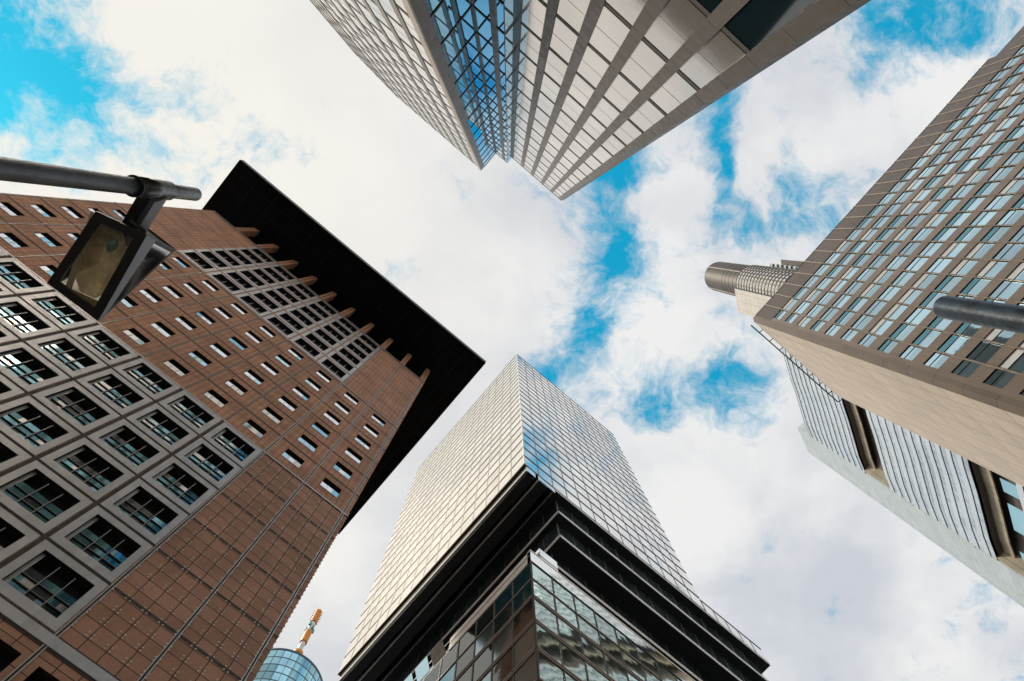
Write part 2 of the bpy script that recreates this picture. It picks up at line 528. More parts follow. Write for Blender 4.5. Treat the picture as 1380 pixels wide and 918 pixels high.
def window_set(items, make, rest_name, name, limit=100):
    """the largest in the photo become parts (frame > pane), the rest one part"""
    items = sorted(items, key=lambda it: -shown(it[0], it[1]))
    big, rest = items[:limit], items[limit:]
    for F, h, par in big:
        fr, gl = MB(), MB()
        make(fr, gl, F, h)
        if fr.f:
            o = fr.build(name, par)
            gl.build('pane', o)
        else: gl.build(name, par)
    if rest:
        r = MB()
        for F, h, par in rest: make(r, r, F, h)
        r.build(rest_name, rest[0][2], stuff=True)


# ------------------------------------------------------------------ ground
g = MB(); g.poly([(-3000, -3000, GZ), (3000, -3000, GZ), (3000, 3000, GZ), (-3000, 3000, GZ)], 'asphalt')
o = g.build('ground'); o['kind'] = 'structure'
g = MB()
g.box(-60, 14, 18, 60, GZ - .2, GZ + .13, 'paving')
o = g.build('pavement'); o['kind'] = 'structure'
g = MB()
g.box(19.5, 80, 16, 90, GZ - .2, GZ + .13, 'paving')
o = g.build('pavement'); o['kind'] = 'structure'
g = MB()
g.box(-90, 36, -60, 3.2, GZ - .2, GZ + .13, 'paving')
o = g.build('pavement'); o['kind'] = 'structure'
g = MB()
for k in range(18): g.box(-50 + k * 6, -47.4 + k * 6, 9.9, 10.05, GZ, GZ + .006, 'road_paint')
o = g.build('road_marking'); o['kind'] = 'structure'

# ------------------------------------------------------------------ brown terracotta tower
V0 = 26.75; MW = 4.15; UR = 4.27
UL = UR - 10 * MW - .2; UE = 4.75; VB = 54.5
T = thing('terracotta_tower', (-16, 40, GZ), 'brown terracotta tiled tower with a wide black roof canopy and grey framed windows', 'skyscraper')
F = Frame((0, V0, 0), (1, 0, 0), (0, -1, 0))
Z27, Z53, Z79, Z104, ZTOP = 27.5, 53.2, 79.1, 104.3, 105.2
FL1 = (Z53 - Z27) / 6; FL2 = (Z79 - Z53) / 6; FL3 = (Z104 - Z79) / 6
cu = [UR - k * MW for k in range(11)]        # module lines from the right
# windows of the three zones
smalls, bigs, louvs = [], [], []
for k in range(10):
    c1 = cu[k]; c0 = cu[k + 1]
    for r in range(6):
        z = Z53 + r * FL2
        smalls.append((c0 + 1.16, c0 + 3.0, z + 1.5, z + 3.30))
        if k >= 2:
            zb = Z27 + r * FL1
            bigs.append((c0 + .56, c0 + 3.55, zb + .72, zb + 3.62))
        if 2 <= k <= 7:
            zt = Z79 + r * FL3
            louvs.append((c0 + .56, c0 + 3.62, zt + 1.05, zt + 3.95))
lows = []
for k in range(10):
    c0 = cu[k + 1]
    for c in (c0 + .48, c0 + 2.6):
        for zb in (23.2, 18.4, 13.6, 8.8, 4.0):
            lows.append((c, c + 1.15, zb, zb + 2.65))
wl = MB(); wall_holes(wl, F, UL, UE, Z53, ZTOP, smalls + louvs, 'terracotta')
wl.poly([(UE, V0, Z53), (UE, VB, Z53), (UE, VB, ZTOP), (UE, V0, ZTOP)], 'terracotta')
wl.poly([(UL, V0, Z53), (UL, VB, Z53), (UL, VB, ZTOP), (UL, V0, ZTOP)], 'terracotta')
wl.poly([(UL, VB, Z53), (UE, VB, Z53), (UE, VB, ZTOP), (UL, VB, ZTOP)], 'terracotta')
wl.poly([(UL, VB, ZTOP), (UE, VB, ZTOP), (UE, V0, ZTOP), (UL, V0, ZTOP)], 'dark_joint')
wl.build('upper_wall', T)
wl = MB()
wall_holes(wl, F, UL, UE, GZ, Z53, bigs + lows, 'terracotta_panel')
for x in (UE, UL): wl.poly([(x, V0, GZ), (x, VB, GZ), (x, VB, Z53), (x, V0, Z53)], 'terracotta_panel')
wl.poly([(UL, VB, GZ), (UE, VB, GZ), (UE, VB, Z53), (UL, VB, Z53)], 'terracotta_panel')
wl.build('lower_wall', T)
# studs fixing the lower tiles
st = MB()
for i in range(-1, 10):
    u = UR + .0 - i * 1.0375
    for j in range(0, 26):
        z = Z27 + j * FL1 / 4
        if z > Z53 + .2: break
        for du in (-.13, .13):
            for dz in (-.13, .13):
                uu = u + du
                if uu > UE - .05 or uu < cu[2] + .1 or z + dz > Z53 - .1 or z + dz < Z27 + .25: continue
                P = F.p(uu, z + dz, 0)
                r = .065
                a = [F.p(uu - r, z + dz, 0), F.p(uu, z + dz - r, 0), F.p(uu + r, z + dz, 0), F.p(uu, z + dz + r, 0)]
                tip = [F.p(uu - r * .6, z + dz, .06), F.p(uu, z + dz - r * .6, .06), F.p(uu + r * .6, z + dz, .06), F.p(uu, z + dz + r * .6, .06)]
                st.hexa(a + tip, 'stud_steel')
for j in range(0, 52):       # studs standing out along the free corner edge
    z = Z27 + j * .52
    st.box(UE, UE + .07, V0 + .1, V0 + .16, z, z + .07, 'stud_steel')
st.build('tile_stud', T, stuff=True)
# dark floor joints and vertical slots
jt = MB()
for r in range(1, 6):
    for zb, fl in ((Z27, FL1), (Z53, FL2)):
        z = zb + r * fl
        fbox(jt, F, UL, UE + .01, z - .11, z + .11, -.2, .012, 'dark_joint')
for r in range(1, 7):
    z = Z79 + r * FL3
    fbox(jt, F, UL, UE, z - .035, z + .035, -.2, .01, 'dark_joint')
for k in range(3, 11):
    fbox(jt, F, cu[k] - .11, cu[k] + .11, Z27, Z53, -.2, .014, 'dark_joint')
jt.build('shadow_joint', T)
# light metal rails
for k in (0, 1, 2):
    a = MB()
    for dx in (-.10, .06): fbox(a, F, cu[k] + dx, cu[k] + dx + .05, GZ, ZTOP, -.1, .055, 'pale_metal')
    fbox(a, F, cu[k] - .05, cu[k] + .06, GZ, ZTOP, -.1, .018, 'dark_joint')
    a.build('vertical_rail', T)
for k in range(3, 11):
    a = MB(); fbox(a, F, cu[k] - .09, cu[k] + .09, Z53, Z79, -.1, .03, 'slot_metal')
    a.build('vertical_rail', T)
for z, h in ((Z53, .16), (Z79, .13), (ZTOP - .35, .13), (ZTOP - .12, .12)):
    a = MB(); fbox(a, F, UL, UE + .02, z - h / 2, z + h / 2, -.1, .07, 'pale_metal')
    fbox(a, F, UL, UE + .02, z - h / 2 - .16, z - h / 2, -.1, .02, 'dark_joint')
    a.build('horizontal_rail', T)
a = MB(); fbox(a, F, UL, UE + .02, 26.80, 27.42, -.1, .08, 'grey_metal')
fbox(a, F, UL, UE + .02, 27.42, 27.56, -.1, .03, 'dark_joint'); fbox(a, F, UL, UE + .02, 26.64, 26.80, -.1, .03, 'dark_joint')
a.build('horizontal_rail', T)

PM = ['pane_bright', 'pane_bright', 'pane_sky', 'pane_bright', 'pane_bright', 'pane_blue']
def small_window(fr, gl, F, h):
    dep = .42
    t0, t1, z0, z1 = h
    zm = z0 + (z1 - z0) * .56
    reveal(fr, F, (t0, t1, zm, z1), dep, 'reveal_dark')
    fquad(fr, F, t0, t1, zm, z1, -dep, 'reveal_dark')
    fbox(fr, F, t0 - .03, t1 + .03, z0 - .05, z0, -.1, .03, 'grey_metal')
    fbox(fr, F, t0, t1, zm, zm + .04, -dep, -.03, 'window_black')
    n = 3
    mname = random.choice(PM)
    for i in range(n):
        a, c = t0 + (t1 - t0) * i / n, t0 + (t1 - t0) * (i + 1) / n
        pane(gl, F, a, c, z0, zm, -.05, mname if random.random() < .75 else random.choice(PM), .006)
        if i == 1 or (i and random.random() < .4): fbox(fr, F, a - .02, a + .02, z0 - .03, zm + .02, -.1, -.02, 'grey_metal')

def big_window(fr, gl, F, h):
    dep = .74
    t0, t1, z0, z1 = h
    c0, c1, y0, y1 = t0 - .43, t1 + .43, z0 - .60, z1 + .54
    # grey surround, mitred into four pieces, and deep reveals
    for q in (((c0, y0), (c1, y0), (t1, z0), (t0, z0)), ((c1, y0), (c1, y1), (t1, z1), (t1, z0)),
              ((c1, y1), (c0, y1), (t0, z1), (t1, z1)), ((c0, y1), (c0, y0), (t0, z0), (t0, z1))):
        fr.hexa([F.p(a, c, .05) for a, c in q] + [F.p(a, c, -.05) for a, c in q], 'grey_metal')
    zm = z0 + (z1 - z0) * .60
    ts = t0 + .22
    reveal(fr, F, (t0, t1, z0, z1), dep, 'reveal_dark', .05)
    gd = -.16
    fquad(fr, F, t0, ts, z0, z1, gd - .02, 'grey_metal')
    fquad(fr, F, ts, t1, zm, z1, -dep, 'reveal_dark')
    fbox(fr, F, ts, t1, zm - .02, zm + .03, -dep, gd, 'window_black')
    fbox(fr, F, t0, t1, z0 - .0, z0 + .05, -dep, .02, 'grey_metal')
    for i in (1, 2):
        tt = ts + (t1 - ts) * i / 3
        fbox(fr, F, tt - .035, tt + .035, z0, zm, gd, gd + .03, 'window_black')
        fbox(fr, F, tt - .022, tt + .022, z0, z1 - .25, gd + .06, gd + .12, 'window_bar')
        zt = z0 + (zm - z0) * i / 3
        fbox(fr, F, ts, t1, zt - .055, zt + .055, gd, gd + .05, 'window_black')
        fbox(fr, F, ts, t1, zt - .02, zt + .005, gd + .06, gd + .09, 'window_bar')
    low = z0 < 42  # lower panes tinted darker teal, reflection of the building opposite put into colour
    for i in range(3):
        for j in range(3):
            a, c = ts + (t1 - ts) * i / 3, ts + (t1 - ts) * (i + 1) / 3
            e, f = z0 + (zm - z0) * j / 3, z0 + (zm - z0) * (j + 1) / 3
            mn = random.choice(['pane_teal', 'pane_teal', 'pane_dark', 'pane_blue'] if low else ['pane_blue', 'pane_sky', 'pane_sky', 'pane_blue', 'pane_bright', 'pane_teal'])
            if random.random() < .3:
                q = random.uniform(.3, .7); k = a + (c - a) * q
                pane(gl, F, a, k, e, f, gd, mn, .006)
                pane(gl, F, k, c, e, f, gd, random.choice(['pane_teal', 'pane_blue', 'pane_bright']), .006)
            else: pane(gl, F, a, c, e, f, gd, mn, .008)

def louvre_window(fr, gl, F, h):
    dep = .62
    t0, t1, z0, z1 = h
    c0, c1, y0, y1 = t0 - .46, t1 + .43, z0 - .58, z1 + .30
    for q in (((c0, y0), (c1, y0), (t1, z0), (t0, z0)), ((c1, y0), (c1, y1), (t1, z1), (t1, z0)),
              ((c1, y1), (c0, y1), (t0, z1), (t1, z1)), ((c0, y1), (c0, y0), (t0, z0), (t0, z1))):
        fr.hexa([F.p(a, c, .05) for a, c in q] + [F.p(a, c, -.05) for a, c in q], 'pale_metal')
    reveal(fr, F, h, dep, 'reveal_dark', .05)
    for i in (1, 2):
        tt = t0 + (t1 - t0) * i / 3
        fbox(fr, F, tt - .035, tt + .035, z0, z1, -dep + .2, -dep + .30, 'grey_metal')
    zt = z0 + .55 * (z1 - z0)
    fbox(fr, F, t0, t1, zt - .03, zt + .03, -dep + .2, -dep + .28, 'grey_metal')
    pane(gl, F, t0, t1, z0 + .5, z1, -dep + .01, 'pane_dark', 0)
    tm = t0 + (t1 - t0) * random.choice((.33, .66, 1, 1))
    pane(gl, F, t0, t1, z0, z0 + .42, -.10, 'pane_teal', 0)
    pane(gl, F, t0, tm, z0, z0 + .42, -.09, 'pane_bright' if random.random() < .75 else 'pane_dark', 0)  # bright strip added to stand in for light reflected at the sill

window_set([(F, h, T) for h in smalls], small_window, 'small_windows', 'small_window')
window_set([(F, h, T) for h in bigs], big_window, 'deep_windows', 'deep_window')
window_set([(F, h, T) for h in louvs], louvre_window, 'louvred_windows', 'louvred_window')
def low_window(fr, gl, F, h):
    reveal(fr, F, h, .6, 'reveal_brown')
    fquad(gl, F, *h, -.59, 'pane_dark')
window_set([(F, h, T) for h in lows], low_window, 'low_windows', 'low_window')
# roof canopy, columns, recessed attic
a = MB(); a.box(-42.4, 11.1, 19.6, 61.4, 115.0, 115.9, 'canopy_black'); a.box(-42.5, 11.2, 19.5, 61.5, 115.9, 116.3, 'canopy_edge')
for x0, x1, y0, y1 in ((-42.4, 11.1, 19.5, 19.62), (-42.4, 11.1, 61.38, 61.5), (-42.5, -42.4, 19.6, 61.4), (11.1, 11.2, 19.6, 61.4)):
    a.box(x0, x1, y0, y1, 114.75, 115.9, 'canopy_edge')
cn = a.build('canopy', T)
a = MB()
for k in range(1, 13): a.box(-42.4 + k * 4.15 - .03, -42.4 + k * 4.15 + .03, 19.62, V0 + 4, 114.97, 115.0, 'canopy_seam')
for y in (21.9, 24.3): a.box(-42.3, 11.0, y - .03, y + .03, 114.965, 115.0, 'canopy_seam')
for x in (5.0, 7.2, 9.3): a.box(x - .03, x + .03, 19.62, 61.3, 114.966, 115.0, 'canopy_seam')
a.build('soffit_seam', T)
a = MB(); a.box(UL + 3.5, UE - 3.5, V0 + 3.5, VB - 3.5, ZTOP - .2, 115.2, 'canopy_black'); a.build('attic_wall', T)
for k in range(10):
    u = cu[k] - .02
    a = MB()
    for du in (-.44, .05): a.box(u + du, u + du + .39, V0 + .02, V0 + 1.25, ZTOP - .1, 113.7, 'terracotta')
    a.box(u - .3, u + .3, V0 + .2, V0 + 1.1, ZTOP - .1, 115.05, 'grey_metal')
    a.build('roof_column', T)
for k in range(1, 7):
    a = MB(); v = V0 + k * MW + .5
    a.box(UE - 1.25, UE - .02, v - .44, v + .44, ZTOP - .1, 115.05, 'terracotta'); a.build('roof_column', T)

# ------------------------------------------------------------------ bright glass tower at the bottom
UM, VM = 16.78, 17.3
UMR, VML = 43.3, 49.5
UNIT = 1.45
T = thing('glass_tower', (44, 48, GZ), 'pale mirrored glass tower seen corner on with black stepped floors under its upper block', 'skyscraper')
ZB, ZH = 67.9, 134.0
FH = 2.78
a = MB(); a.box(UM + .15, UMR - .15, VM + .15, VML - .15, 70.6, ZH - .3, 'soffit_black'); a.box(21.3, UMR - .15, VM + .15, VML - .15, 68.2, 70.6, 'soffit_black'); a.build('core', T)
FLm = Frame((UM, 0, 0), (0, 1, 0), (-1, 0, 0)); FRm = Frame((0, VM, 0), (1, 0, 0), (0, -1, 0))
FBm = Frame((0, VML, 0), (1, 0, 0), (0, 1, 0)); FEm = Frame((UMR, 0, 0), (0, 1, 0), (1, 0, 0))
NU = 13; PWU = (UMR - UM) / NU; NV = 15; PWV = (VML - VM) / NV
rows = int((ZH - ZB) / FH)
ph = (ZH - ZB) / rows
def curtain_pane(fr, gl, F, h):
    t0, t1, z0, z1 = h
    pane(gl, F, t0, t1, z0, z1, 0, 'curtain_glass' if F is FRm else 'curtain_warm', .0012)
items = []
for F_, n, pw, s0 in ((FLm, NV, PWV, VM), (FRm, NU, PWU, UM)):
    for i in range(n):
        for j in range(rows):
            items.append((F_, (s0 + i * pw, s0 + (i + 1) * pw, ZB + j * ph, ZB + (j + 1) * ph), T))
window_set(items, curtain_pane, 'window_panes', 'window')
a = MB()
for F_, n, pw, s0 in ((FBm, NU, PWU, UM), (FEm, NV, PWV, VM)):
    fquad(a, F_, s0, s0 + n * pw, ZB, ZH, 0, 'curtain_glass')
    for j in range(rows + 1): fbox(a, F_, s0, s0 + n * pw, ZB + j * ph - .1, ZB + j * ph + .1, -.1, .06, 'curtain_frame')
a.build('rear_glazing', T)
for F_, n, pw, s0 in ((FLm, NV, PWV, VM), (FRm, NU, PWU, UM)):
    a = MB()
    for j in range(rows + 1): fbox(a, F_, s0, s0 + n * pw, ZB + j * ph - .11, ZB + j * ph + .11, -.1, .05, 'curtain_frame')
    for i in range(1, n): fbox(a, F_, s0 + i * pw - .045, s0 + i * pw + .045, ZB, ZH, -.1, .03, 'curtain_frame')
    a.build('glazing_grid', T)
a = MB(); a.box(UM, UMR, VM, VML, ZH, ZH + .25, 'curtain_frame'); a.build('roof', T)
a = MB(); a.box(UM - .02, UM + .10, VM - .03, VM + .10, ZB, ZH, 'cream_metal'); a.build('corner_post', T)
# stepped underside on the left: edge strips
ZS = 67.5
def ring(name, u0, v0, u1, v1, zb, zt, edge=.48):
    a = MB(); a.box(u0, u1, v0, v1, zb, zt, 'soffit_black')
    a.box(u0 - .05, u0, v0 - .05, v1, zb - .02, zb + edge, 'slab_edge'); a.box(u0 - .05, u1, v0 - .05, v0, zb - .021, zb + edge, 'slab_edge')
    a.build(name, T)
def gwall(u0, v0, u1, v1, zb, zt):
    a = MB(); a.box(u0, u1, v0, v1, zb, zt, 'teal_glass')
    n = int((v1 - v0) / 2.1)
    for i in range(n): a.box(u0 - .04, u0, v0 + i * 2.1, v0 + i * 2.1 + .06, zb, zt, 'window_bar')
    n = int((u1 - u0) / 2.1)
    for i in range(n): a.box(u0 + i * 2.1, u0 + i * 2.1 + .06, v0 - .04, v0, zb, zt, 'window_bar')
    a.build('recessed_glazing', T)
a = MB(); a.box(16.8, 17.35, VM + .02, VML - .1, ZB - .02, ZB + .4, 'soffit_black'); a.build('soffit', T)
a = MB(); a.box(17.0, 17.31, VM + .02, VML - .4, 66.35, 67.55, 'curtain_warm'); a.box(17.31, 18.3, VM + .3, VML - .6, 66.37, 66.9, 'soffit_black'); a.build('edge_beam', T)
a = MB(); a.box(17.2, 18.3, VM - .01, VM + .02, 66.35, 67.9, 'curtain_glass'); a.build('glazing_skirt', T)
a = MB(); a.box(18.75, 20.0, VM + .05, VML - .5, 66.9, 70.6, 'teal_glass')
a.box(18.70, 18.76, VM, VML - .4, 66.3, 66.85, 'slab_edge'); a.box(18.76, 20.0, VM + .01, VML - .4, 66.31, 66.9, 'soffit_black')
for i in range(15): a.box(18.69, 18.75, VM + i * 2.1, VM + i * 2.1 + .06, 66.62, 68.2, 'window_bar')
a.build('stepped_soffit', T)
a = MB(); a.box(18.7, 21.05, VM - .012, VM + .02, 66.6, 67.9, 'curtain_glass'); a.build('glazing_skirt', T)
# fringe of the first floor on the right, reaching beyond the block
a = MB(); a.box(UMR, 52.9, VM, VM + 6, 67.45, 68.0, 'soffit_black'); a.build('terrace_slab', T)
a = MB()
for i in range(5):
    x = UMR + i * (52.9 - UMR) / 5
    a.poly([(x, VM, 68.0), (x + 1.86, VM, 68.0), (x + 1.86, VM, 70.3), (x, VM, 70.3)], 'curtain_glass')
    a.box(x - .03, x + .03, VM - .04, VM, 68, 70.3, 'curtain_frame')
a.box(UMR, 52.9, VM - .05, VM + .05, 70.3, 70.45, 'curtain_frame')
a.build('terrace_balustrade', T)
ring('floor_slab', 21.05, VM + .02, 52.85, 47.5, 67.40, 67.9, .35)
a = MB(); a.box(21.06, 21.25, VM + .05, 47.5, 67.9, 70.6, 'teal_glass'); a.build('recessed_glazing', T)
gwall(21.95, 18.15, 51.5, 46.5, 63.9, 67.5)
ring('floor_slab', 21.65, 17.85, 52.3, 47.0, 63.45, 63.9)
gwall(22.3, 18.8, 51, 46, 59.9, 63.5)
ring('floor_slab', 22.0, 18.45, 51.8, 46.5, 59.45, 59.9)
gwall(22.5, 20.3, 50.5, 45.5, 55.9, 59.5)
ring('floor_slab', 21.2, 19.6, 51.2, 46.0, 55.45, 55.9)
gwall(22.6, 20.6, 50, 45, 48.0, 55.5)
# white plant wall above the low block
a = MB(); a.box(18.3, 20.2, 17.75, 18.6, 47.9, 51.2, 'curtain_glass'); a.box(18.28, 20.2, 17.73, 18.6, 49.9, 50.0, 'curtain_frame'); a.build('stair_head', T)
# lower block
LZ = 48.0
a = MB(); a.box(UM + .2, 52, VM + .2, 47, GZ, LZ - .2, 'soffit_black'); a.build('lower_core', T)
def low_pane(mname):
    def f(fr, gl, F, h):
        t0, t1, z0, z1 = h
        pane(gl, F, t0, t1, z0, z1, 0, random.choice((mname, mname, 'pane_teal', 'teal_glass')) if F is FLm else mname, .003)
    return f
LH = 2.86; rowsz = [41.6 - k * LH for k in range(0, 16)]
zlev = [46.4, 43.95] + [z for z in rowsz if z > GZ] + [GZ]
itL = []; itR = []
for j in range(len(zlev) - 1):
    for i in range(14): itL.append((FLm, (VM + i * 2.09, VM + (i + 1) * 2.09, zlev[j + 1], zlev[j]), T))
    for i in range(17): itR.append((FRm, (UM + i * 2.09, UM + (i + 1) * 2.09, zlev[j + 1], zlev[j]), T))
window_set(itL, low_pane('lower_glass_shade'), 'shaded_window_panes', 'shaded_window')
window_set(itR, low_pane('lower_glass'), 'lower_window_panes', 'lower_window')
for F_, s0, n in ((FLm, VM, 14), (FRm, UM, 17)):
    a = MB()
    for z in zlev[1:-1]:
        dbl = z < 42
        for dz in ((-.16, .10) if dbl else (-.04,)): fbox(a, F_, s0 - .07, s0 + n * 2.09, z + dz, z + dz + .09, -.05, .07, 'bronze_band')
        if dbl: fbox(a, F_, s0 - .02, s0 + n * 2.09, z - .07, z + .10, -.05, .02, 'curtain_frame')
    for i in range(0, n): fbox(a, F_, s0 + i * 2.09 - .07, s0 + i * 2.09 + .07, GZ, 46.4, -.05, .035, 'pier_dark')
    a.build('facade_band', T)
a = MB(); fbox(a, FLm, VM, 26.9, 46.45, 48.0, -.3, .06, 'cream_metal'); fbox(a, FLm, VM, 26.9, 47.3, 47.36, -.3, .09, 'bronze_band')
fbox(a, FRm, UM - .06, 52, 46.45, 47.95, -.3, .08, 'curtain_glass'); fbox(a, FRm, UM - .06, 52, 47.95, 48.15, -.3, .10, 'cream_metal'); a.box(UM, 52, VM, VML - 2, 47.8, 48.0, 'soffit_black')
a.build('parapet', T)
for i in range(3):
    v = 27.3 + i * 1.9
    a = MB(); a.hexa([(UM - .05, v, 46.6), (UM - .05, v + 1.5, 46.6), (UM - .55, v + 1.5, 47.9), (UM - .55, v, 47.9), (UM, v, 46.6), (UM, v + 1.5, 46.6), (UM - .5, v + 1.5, 47.9), (UM - .5, v, 47.9)], 'pane_sky')
    a.build('tilted_vent', T)
a = MB(); fbox(a, FLm, 33.2, 47, 45.6, 48.0, -.2, .12, 'white_paint'); a.build('white_fascia', T)

UNIT = 1.0
# ------------------------------------------------------------------ tower at the top
S = 0.78
T = thing('grid_tower', (-20 * S, -28 * S, GZ), 'dark framed tower with cream mirrored panels and a blue glass notch between wings', 'skyscraper')
F1 = Frame((0, -15.05 * S, 0), (1, 0, 0), (0, 1, 0))          # right wing face
F2 = Frame((0, -13.3 * S, 0), (1, 0, 0), (0, 1, 0))           # notch face
F3 = Frame((-15.55 * S, 0, 0), (0, 1, 0), (1, 0, 0))          # fin side
F4 = Frame((0, -7.8 * S, 0), (1, 0, 0), (0, 1, 0))            # left wing face
HT = 170.3 * S
HF = 169.3 * S
lev = [36.0 + 9.05 * k for k in range(-4, 15)]
lev = [z for z in lev if z > 0]
levL = [55.1 + 7.75 * k for k in range(-7, 15)]
# right wing
a = MB(); a.box(-15.3 * S, 4.6 * S, -60 * S, -15.35 * S, GZ, HT - .4, 'pier_dark')
a.build('right_wing_core', T)
cells = [(-11.36, -8.95), (-8.05, -5.75), (-4.8, -2.5), (-1.55, .62), (1.5, 3.38)]
piers = [(-11.85, -11.36), (-8.95, -8.05), (-5.75, -4.8), (-2.5, -1.55), (.62, 1.5), (3.38, 4.35)]
def cream_cell(fr, gl, F, h):
    t0, t1, z0, z1 = h
    dark = z1 < 36.1 * S and F is F1
    reveal(fr, F, h, .04, 'pier_dark', 0)
    if dark:
        pane(gl, F, t0, t1, z0, z1, -.03, 'pane_dark', 0)
    else:
        zm = (z0 + z1) / 2
        pane(gl, F, t0, t1, z0, zm, -.03, 'cream_glass', .0010); pane(gl, F, t0, t1, zm, z1, -.03, 'cream_glass', .0010)
        fbox(fr, F, t0, t1, zm - .02, zm + .02, -.05, -.022, 'cream_seam')
items = []
holes = []
zl = [l * S for l in lev]
for i in range(len(zl)):
    z0 = zl[i] + .28; z1 = (zl[i] + 9.05 * S) - .22
    if z1 > HT - .3: z1 = HT - 1.3
    if z1 - z0 < 1: continue
    for (c0, c1) in cells:
        h = (c0 * S, c1 * S, z0, z1); items.append((F1, h, T)); holes.append(h)
a = MB(); wall_holes(a, F1, -11.85 * S, 4.35 * S, GZ, HT, holes, 'pier_dark', -.02); a.build('spandrel_grid', T)
for p0, p1 in piers:
    a = MB(); fbox(a, F1, p0 * S, p1 * S, GZ, HT + .05, -.2, .035, 'pier_metal')
    for z in [GZ + 4 + 3.72 * k for k in range(34)]: fbox(a, F1, p0 * S - .004, p1 * S + .004, z, z + .03, -.1, .039, 'pier_dark')
    a.build('pier', T)
a = MB(); a.prism([(4.35 * S, -15.05 * S - .02), (4.75 * S, -15.5 * S), (4.75 * S, -60 * S), (4.3 * S, -60 * S)], GZ, HT, 'pier_metal')
for z in [GZ + 4 + 3.72 * k for k in range(34)]: a.box(4.75 * S, 4.755 * S, -60 * S, -15.6 * S, z, z + .04, 'pier_dark')
a.build('side_wall', T)
a = MB(); a.poly([(-11.85 * S, -15.05 * S, GZ), (-11.85 * S, -13.3 * S, GZ), (-11.85 * S, -13.3 * S, HT - 1), (-11.85 * S, -15.05 * S, HT - 1)], 'pier_dark')
for z in zl: a.box(-11.86 * S, -11.80 * S, -15.0 * S, -13.4 * S, z + .4, z + 6.4, 'blue_glass')
a.build('notch_return', T)
# blue notch
bl = []
def blue_cell(fr, gl, F, h):
    t0, t1, z0, z1 = h
    pane(gl, F, t0, t1, z0, z1, 0, 'blue_glass', .0006)
zn = [l * S for l in levL if l * S > 0]
for i, z0 in enumerate(zn):
    z1 = min(z0 + 7.75 * S, HF - .2)
    if z1 - z0 < .5: continue
    for s0, s1 in ((-8.95, -11.1), (-11.1, -13.3)):
        bl.append((F3, (s1 * S, s0 * S, z0, z1), T))
    for s0, s1 in ((-15.55, -13.35), (-12.65, -11.85)):
        bl.append((F2, (s0 * S, s1 * S, z0, z1), T))
window_set(bl, blue_cell, 'notch_panes', 'notch_window')
a = MB()
for z in zn + [HF]:
    fbox(a, F3, -13.3 * S, -8.9 * S, z - .13, z + .13, -.1, .06, 'pier_dark')
    fbox(a, F2, -15.55 * S, -11.85 * S, z - .13, z + .13, -.1, .06, 'pier_dark')
fbox(a, F3, -13.3 * S, -13.15 * S, GZ, HF, 0, .14, 'pier_dark')
fbox(a, F3, -11.14 * S, -11.06 * S, GZ, HF, -.1, .04, 'pier_dark')
a.build('notch_frame', T)
a = MB(); fbox(a, F2, -13.35 * S, -12.65 * S, GZ, HF, -.1, .08, 'pier_metal'); a.build('pier', T)
a = MB(); a.box(-15.4 * S, -11.9 * S, -60 * S, -13.45 * S, GZ, HF - .3, 'pier_dark'); a.build('notch_core', T)
# left wing: follows a bent line
PL = [(-15.55 * S, -7.8 * S), (-42.5 * S, -7.8 * S), (-56 * S, -9.0 * S), (-73 * S, -12.1 * S), (-100 * S, -18.5 * S)]
ntr = [(-15.65 * S, -20), (-100 * S, -34)]
a = MB()
pts = [(p[0] - (.15 if i == 0 else 0), p[1] - .3) for i, p in enumerate(PL)] + [(-100 * S, -48), (-15.7 * S, -48)]
a.prism(pts, GZ, HF - .3, 'pier_dark'); a.build('left_wing_core', T)
a = MB(); a.box(-15.55 * S - .6, -15.55 * S, -8.95 * S, -7.75 * S, GZ, HF + .15, 'pier_metal')
a.box(-15.55 * S - .62, -15.55 * S + .004, -7.75 * S, -7.75 * S + .12, GZ, HF + .15, 'brown_line'); a.build('corner_pier', T)
itL = []
for q in range(len(PL) - 1):
    A = Vector((*PL[q], 0)); B_ = Vector((*PL[q + 1], 0)); L = (B_ - A).length; d = (B_ - A).normalized()
    nn = Vector((d.y, -d.x, 0)); nn = nn if nn.y > 0 else -nn
    Fq = Frame(A, d, nn)
    n = max(1, round(L / (3.02 * S))); st_ = L / n
    off0 = .55 * S if q == 0 else 0
    hh = []
    for i in range(n):
        t0 = i * st_ + .42 * S + (.45 * S if (q == 0 and i == 0) else 0); t1 = (i + 1) * st_ - .42 * S
        for z in zn:
            z1 = min(z + 7.75 * S - .25, HF - .35)
            if z1 - z - .25 < .6: continue
            h = (t0, t1, z + .25, z1); hh.append(h); itL.append((Fq, h, T))
    a = MB(); wall_holes(a, Fq, 0, L, GZ, HF, hh, 'pier_dark', -.02); a.build('spandrel_grid', T)
    for i in range(0 if q else 1, n):
        a = MB(); fbox(a, Fq, i * st_ - .40 * S, i * st_ + .40 * S, GZ, HF + .02, -.1, .02, 'pier_metal'); a.build('pier', T)
window_set(items + itL, cream_cell, 'cream_windows', 'cream_window')
a = MB(); a.box(-15.3 * S, 4.5 * S, -60 * S, -15.3 * S, HT - .4, HT, 'pier_metal'); a.build('roof', T)

